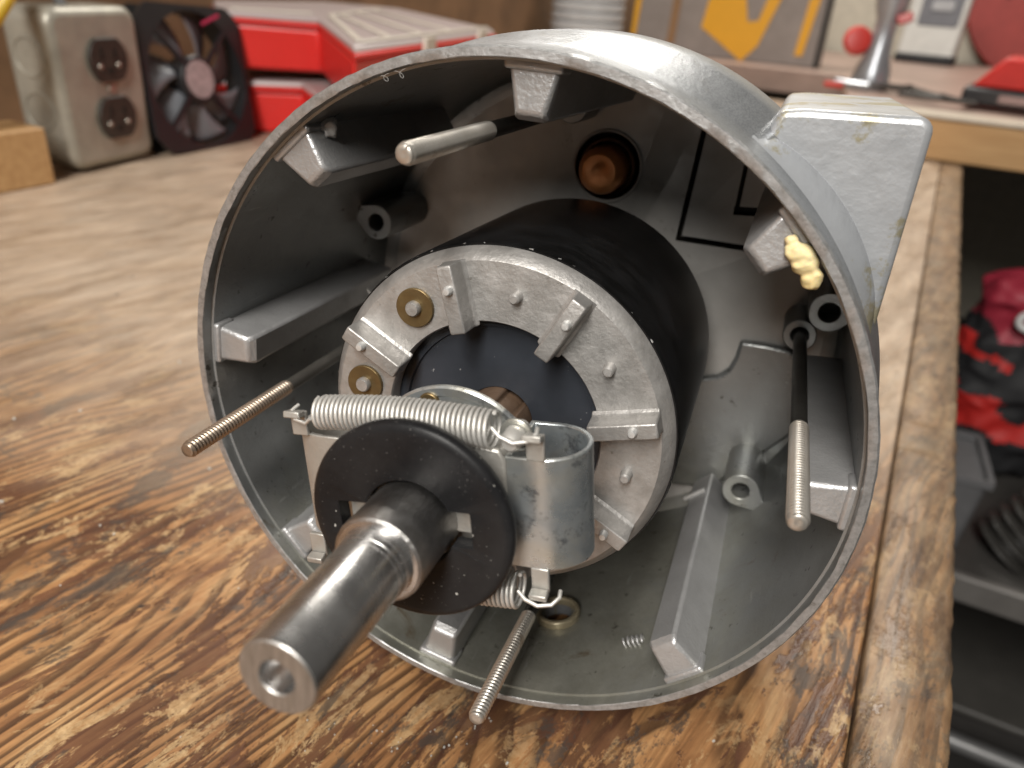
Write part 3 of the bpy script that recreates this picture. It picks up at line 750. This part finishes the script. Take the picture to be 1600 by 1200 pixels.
def organizers():
    red = plain('red_plastic', (.74, .030, .026), .33, 0, .9, 30, .05, 200, Subsurface_Weight=.08)
    t = NT('frosted_lid'); v = t.map()
    clear = t.out((.66, .56, .55), 0, .32, t.bump(t.noise(v, 160, 3, .5), .15, .0006), Transmission_Weight=.35)
    rib = plain('lid_rib', (.70, .64, .56), .35)
    def make(poly, inner, z0, z1, label, ribs):
        o = empty('parts_organizer', AN(poly[2][0], poly[2][1], z0)); tag(o, label, 'storage box', 'red parts organizers')
        org = o.location
        L = lambda pts: [tuple((AN(a, n, 0) - Vector((org.x, org.y, 0)))[:2]) for a, n in pts]
        def inset(pts, f):
            cx = sum(p[0] for p in pts) / len(pts); cy = sum(p[1] for p in pts) / len(pts)
            return [(cx + (x - cx) * f, cy + (y - cy) * f) for x, y in pts]
        P0 = L(poly); hgt = z1 - z0
        MB().prism(inset(P0, .90), .001, hgt - .012, None, inset(P0, .955)).build('tray', red, o, bevel=.004, bseg=3)
        MB().prism(P0, hgt - .0118, hgt - .0065).build('tray_lip', red, o, bevel=.002)
        MB().prism(inset(P0, .992), hgt - .0063, hgt - .001, None, inset(P0, .965)).build('lid', clear, o, bevel=.0015)
        for (a0, n0), (a1, n1) in ribs:
            q0, q1 = L([(a0, n0)])[0], L([(a1, n1)])[0]; ang = atan2(q1[1] - q0[1], q1[0] - q0[0]); ln = hypot(q1[0] - q0[0], q1[1] - q0[1])
            MB().box(0, ln, -.0035, .0035, hgt - .0008, hgt + .0012, Tr(q0[0], q0[1], 0) @ Matrix.Rotation(ang, 4, 'Z')).build('lid_rib', rib, o, bevel=.0008)
        # latches on the long front side
        q0, q1 = Vector(P0[2]), Vector(P0[3]); e = (q1 - q0).normalized(); ang = atan2(e.y, e.x)
        for s in (.42, .84):
            c = q0 + (q1 - q0) * s
            MB().box(-.012, .012, -.0045, .0, hgt - .026, hgt + .0005, Tr(c.x, c.y, 0) @ Matrix.Rotation(ang, 4, 'Z')).build('latch', rib, o, bevel=.001)
        return o
    up_poly = [(.600, -.645), (.668, -.575), (.520, -.412), (.840, -.462), (.93, -.66), (.86, -.73), (.68, -.735)]
    up_o = make(up_poly, None, .0575, .1145, 'upper red parts organizer with frosted clear lid, stacked on another',
         [((.545, -.425), (.83, -.470)), ((.545, -.425), (.70, -.585)), ((.60, -.435), (.73, -.60)), ((.665, -.445), (.78, -.62)), ((.735, -.456), (.83, -.63)), ((.70, -.585), (.86, -.64)), ((.620, -.645), (.69, -.60))])
    # it sits tipped a little towards the front
    org = up_o.location; A_ = AN(.600, -.645) - org; C_ = AN(.52, -.412) - org; D_ = AN(.84, -.462) - org
    A_.z, C_.z, D_.z = .0095, 0.0, .0015
    nrm = (A_ - C_).cross(D_ - C_)
    for ch in up_o.children:
        for v in ch.data.vertices: v.co.z += -(nrm.x * (v.co.x - C_.x) + nrm.y * (v.co.y - C_.y)) / nrm.z
    lo = [(.600, -.660), (.655, -.590), (.525, -.425), (.835, -.470), (.92, -.66), (.86, -.73), (.66, -.735)]
    make(lo, None, .0, .0565, 'lower red parts organizer on the bench, under its twin', [])
organizers()

def far_things():
    # stack of white ridged tubs
    o = empty('tub_stack', AN(1.56, -.655, .0476)); tag(o, 'stack of white ridged plastic tubs behind the motor', 'tubs')
    wm = plain('white_plastic', (.66, .68, .70), .35)
    prof = [(0, 0)]
    z = 0
    for i in range(11):
        prof += [(.066, z), (.074, z + .003), (.074, z + .013), (.067, z + .016)]; z += .0175
    prof += [(.06, z), (0, z)]
    MB().lathe(prof, 56).build('tub', wm, o)
    # grey carton with an orange-yellow chevron
    c = empty('carton', AN(1.63, -.585, .0476), BENCH_ROT + .04); tag(c, 'grey-brown carton with an orange-yellow printed chevron on the far bench', 'carton')
    MB().box(0, .375, 0, .07, 0, .24).build('carton_body', plain('grey_card', (.30, .265, .245), .5, 0, .8, 25), c, bevel=.003)
    ym = plain('orange_print', (.80, .40, .02), .45, 0, .95)
    F = Matrix(((1, 0, 0, 0), (0, 0, -1, 0), (0, 1, 0, 0), (0, 0, 0, 1)))      # local xy -> carton x,z, facing -y
    for pl in ([(.145, .055), (.155, .050), (.235, .000), (.262, .03), (.315, .19), (.285, .19), (.255, .075), (.235, .072), (.205, .19), (.165, .19)],
               [(.0, .03), (.010, .03), (.020, .19), (.006, .19)], [(.335, .02), (.350, .02), (.372, .20), (.350, .20)]):
        MB().prism(pl, .0008, .0022, F).build('orange_panel', ym, c)
    MB().prism([(.078, .02), (.094, .02), (.100, .19), (.084, .19)], .0008, .0022, F).build('brown_panel', plain('brown_print', (.30, .17, .08), .5), c)
    MB().box(.3755, .381, -.004, .075, 0, .24).build('dark_edge', plain('dark_edge', (.02, .018, .015), .5), c)
    # silver hand tool with red parts
    h = empty('hand_tool', AN(1.37, -.100, .0476), BENCH_ROT); tag(h, 'silver hand tool with red buttons standing behind the junction casing', 'tool')
    sm = plain('tool_silver', (.42, .44, .47), .32, .55); rm = plain('tool_red', (.58, .035, .025), .35)
    T = Ry(2) @ Rx(-4)
    MB().lathe([(0, 0), (.028, 0), (.030, .008), (.026, .03), (.019, .05), (.016, .075), (.016, .10), (.024, .118), (.026, .18), (.024, .24), (0, .245)], 32, T).build('tool_body', sm, h)
    MB().lathe([(0, -.012), (.018, -.010), (.022, 0), (.018, .010), (0, .012)], 24, T @ Tr(-.033, -.01, .066) @ Rx(80) @ Ry(15)).build('red_knob', rm, h)
    MB().lathe([(0, .004), (.008, .003), (.009, -.004)], 20, T @ Tr(0, -.026, .145) @ Rx(90)).build('red_button', rm, h)
    MB().prism(rrect(.022, .014, .004), -.006, .006, T @ Tr(.024, -.012, .104) @ Rx(80) @ Rz(25)).build('red_lever', rm, h, bevel=.002)
    MB().tube([(-.045, -.03, .007), (-.02, -.045, .007), (.005, -.05, .007)], .007, 10).build('chuck_key', sm, h)
    MB().prism(rrect(.03, .012, .004), 0, .008, Tr(-.045, -.05, .001) @ Rz(-10)).build('red_foot', rm, h, bevel=.002)
    # battery charger on the far wall side
    b = empty('battery_charger', AN(2.13, -.052, .0476), BENCH_ROT - .10); tag(b, 'white battery charger with grey front panel against the cream wall', 'charger')
    T = Rx(-14)
    MB().prism(rrect(.125, .17, .016), -.05, 0, Tr(0, .0, .088) @ Rx(76)).build('charger_body', plain('charger_white', (.55, .54, .51), .4), b, bevel=.006)
    MB().prism(rrect(.088, .082, .008), .0005, .006, Tr(.006, .012, .118) @ Rx(76)).build('grey_panel', plain('charger_grey', (.12, .12, .135), .4), b, bevel=.002)
    MB().prism(rrect(.046, .022, .006), .0065, .008, Tr(.008, .012, .122) @ Rx(76)).build('panel_print', plain('print_grey', (.36, .36, .37), .5), b)
    MB().box(-.064, .064, -.022, .05, 0, .020).build('charger_base', plain('base_black', (.012, .012, .014), .5), b, bevel=.004)
    # red disc hung on the wall
    d = empty('red_disc', AN(2.245, .185, .215), BENCH_ROT); tag(d, 'large dull red disc with white centre at the top right', 'disc')
    MB().lathe([(.035, .0), (.19, .0), (.196, .006), (.19, .014), (.035, .014)], 96, Rx(90)).build('disc_face', plain('dull_red', (.36, .050, .042), .5), d)
    MB().lathe([(0, .016), (.034, .016), (.0345, .0)], 48, Rx(90)).build('disc_centre', plain('disc_white', (.75, .74, .72), .5), d)
    MB().lathe([(0, .0165), (.012, .0165), (.0125, .0145)], 24, Tr(-.11, 0, -.005) @ Rx(90)).build('disc_hole', plain('disc_dark', (.05, .02, .02), .6), d)
    # red and black battery tool on the cross bench
    e = empty('battery_pack', AN(1.255, .078, 0.0545), BENCH_ROT - .12); tag(e, 'red and black battery pack on the far bench under the red disc', 'battery pack')
    MB().box(-.052, .12, -.02, .075, 0, .022).build('pack_base', plain('pack_black', (.022, .022, .024), .45), e, bevel=.005)
    MB().prism([(-.044, .0225), (.12, .0225), (.12, .062), (-.012, .062)], -.07, .014, Rx(90)).build('pack_shell', plain('pack_red', (.60, .028, .022), .38), e, bevel=.004)
    MB().box(.022, .058, -.0155, -.0142, .034, .056).build('pack_label', plain('pack_label_grey', (.10, .11, .14), .4), e)
    MB().box(-.006, .032, -.0212, -.0202, .006, .016).build('pack_print', plain('pack_print_pink', (.36, .25, .23), .5), e)
    # pliers left lying on the rail
    for i, (a, n, rz, lab) in enumerate(((1.30, -.040, -.55, 'small dark pliers lying on the rail left of the battery pack'), (1.225, .005, -.30, 'dark tweezers lying in front of the battery pack'))):
        p = empty('pliers' if i == 0 else 'tweezers', AN(a, n, .0545), BENCH_ROT + rz); tag(p, lab, 'tool')
        dk = plain('tool_dark%d' % i, (.05, .045, .04), .4, .4)
        for s in (1, -1):
            MB().tube([(.045, .002 * s, .004), (.012, .004 * s, .005), (0, 0, .006), (-.02, -.009 * s, .005), (-.055, -.012 * s, .004)], [.002, .004, .0055, .004, .003], 8).build('handle_half', dk, p)
        if i == 0: MB().lathe([(0, .0125), (.005, .0115), (.006, .004)], 16).build('pivot', dk, p)
    # bag on the lower shelf
    g = empty('tool_bag', AN(1.09, .170, -.39), BENCH_ROT); tag(g, 'red and black fabric bag with white ring badge in the shade below', 'bag')
    bk = plain('bag_black', (.012, .012, .014), .7); rd = plain('bag_red', (.50, .020, .016), .6); pk = plain('bag_crimson', (.36, .026, .050), .55)
    from mathutils import noise as mn
    nu, nv = 64, 72; vs = []; fs = []
    for j in range(nv + 1):
        f = j / nv; z = .27 * f
        wx = .088 * (1 - .35 * f) * (sin(pi * min(f * 6, .5)) ** .5) * (sin(pi * min((1 - f) * 7, .5)) ** .5) + .001; wy = wx * .75
        for i in range(nu):
            a = 2 * pi * i / nu; p = Vector((cos(a) * 1.4, sin(a) * 1.4, z * 22))
            k = 1 + .22 * mn.noise(p) + .12 * mn.noise(p * 2.3) - .10 * abs(mn.noise(p * 1.7 + Vector((5, 2, 1))))
            vs.append((wx * k * cos(a), wy * k * sin(a), z + .012 * mn.noise(p * 1.3)))
    for j in range(nv):
        for i in range(nu):
            l = (i + 1) % nu; fs.append((j * nu + i, j * nu + l, (j + 1) * nu + l, (j + 1) * nu + i))
    fs += [tuple(range(nu - 1, -1, -1)), tuple(nv * nu + i for i in range(nu))]
    bg = MB().add(vs, fs).build('bag_body', bk, g, angle=80)
    bg.data.materials.append(rd); bg.data.materials.append(pk)
    for p in bg.data.polygons:
        c_ = p.center; h_ = c_.z + .25 * c_.x + .02 * mn.noise(c_ * 30)
        p.material_index = 1 if (.070 < h_ < .108 or (.150 < h_ < .166 and c_.x < 0)) else (2 if h_ > .196 else 0)
    rg = MB(); pts = [(.027 * cos(a) , -.0 , .014 * sin(a)) for a in [2 * pi * i / 30 for i in range(31)]]
    rg.tube(pts, .0045, 8, Tr(.012, -.060, .232) @ Ry(-14), caps=False).build('white_ring', plain('badge_white', (.75, .74, .73), .5), g, angle=80)
    # corrugated black hose
    k = empty('corrugated_hose', AN(.88, .235, -.39), BENCH_ROT); tag(k, 'black corrugated hose standing on the lower shelf at the right edge', 'hose')
    pts = []; rr = []
    for i in range(130):
        f = i / 129; pts.append((-.03 + .10 * f, .02 * f, .002 + .16 * f)); rr.append(.040 + .006 * sin(2 * pi * 13 * f))
    MB().tube(pts, rr, 32).build('hose', plain('hose_black', (.035, .033, .030), .42), k, angle=80)
    # pale plastic bin
    q = empty('plastic_bin', AN(.885, .118, -.39), BENCH_ROT + .1); tag(q, 'pale grey plastic bin half hidden by the bench edge', 'bin')
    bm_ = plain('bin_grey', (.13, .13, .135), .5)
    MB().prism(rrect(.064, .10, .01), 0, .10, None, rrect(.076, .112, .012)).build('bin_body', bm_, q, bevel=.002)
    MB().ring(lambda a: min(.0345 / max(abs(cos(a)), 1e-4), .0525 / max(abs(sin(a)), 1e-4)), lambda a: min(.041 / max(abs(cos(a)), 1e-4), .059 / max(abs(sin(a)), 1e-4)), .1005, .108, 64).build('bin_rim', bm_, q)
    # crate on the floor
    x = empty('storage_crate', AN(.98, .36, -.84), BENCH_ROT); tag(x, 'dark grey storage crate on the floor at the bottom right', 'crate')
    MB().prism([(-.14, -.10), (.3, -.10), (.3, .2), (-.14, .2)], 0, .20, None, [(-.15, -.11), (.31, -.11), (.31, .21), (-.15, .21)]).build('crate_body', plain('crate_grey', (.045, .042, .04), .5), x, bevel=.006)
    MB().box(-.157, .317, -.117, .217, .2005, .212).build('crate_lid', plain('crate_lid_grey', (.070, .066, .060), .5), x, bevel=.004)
    pz = MB().tube([AN(.80, .12, -.62), AN(.80, .60, -.62)], .011, 16).build('steel_tube', plain('tube_grey', (.28, .28, .28), .35, .6), None)
    tag(pz, 'grey steel tube low down at the bottom right corner', 'tube')
far_things()

# sawdust and swarf on the bench
def dust():
    mb = MB()
    for i in range(150):
        a = random.uniform(.02, .45); n = random.uniform(-.30, .02); s = random.choice((.00018, .00025, .00035, .0006))
        p = AN(a, n, s * .5)
        mb.box(-s, s, -s * .7, s * .7, -s * .5, s * .5, Tr(*p) @ Rz(random.uniform(0, 180)) @ Rx(random.uniform(-30, 30)))
    for i in range(32):
        p = Vector((random.gauss(-.020, .012), random.gauss(.128, .005), .0003)); s = random.uniform(.0001, .00025)
        mb.box(-s, s, -s, s * .7, -s * .6, s * .6, Tr(*p) @ Rz(random.uniform(0, 180)))
    o = mb.build('swarf', plain('swarf_pale', (.62, .60, .55), .5, .2), None, smooth=False)
    tag(o, 'pale specks of swarf scattered over the bench top', 'swarf', kind='stuff')
dust()
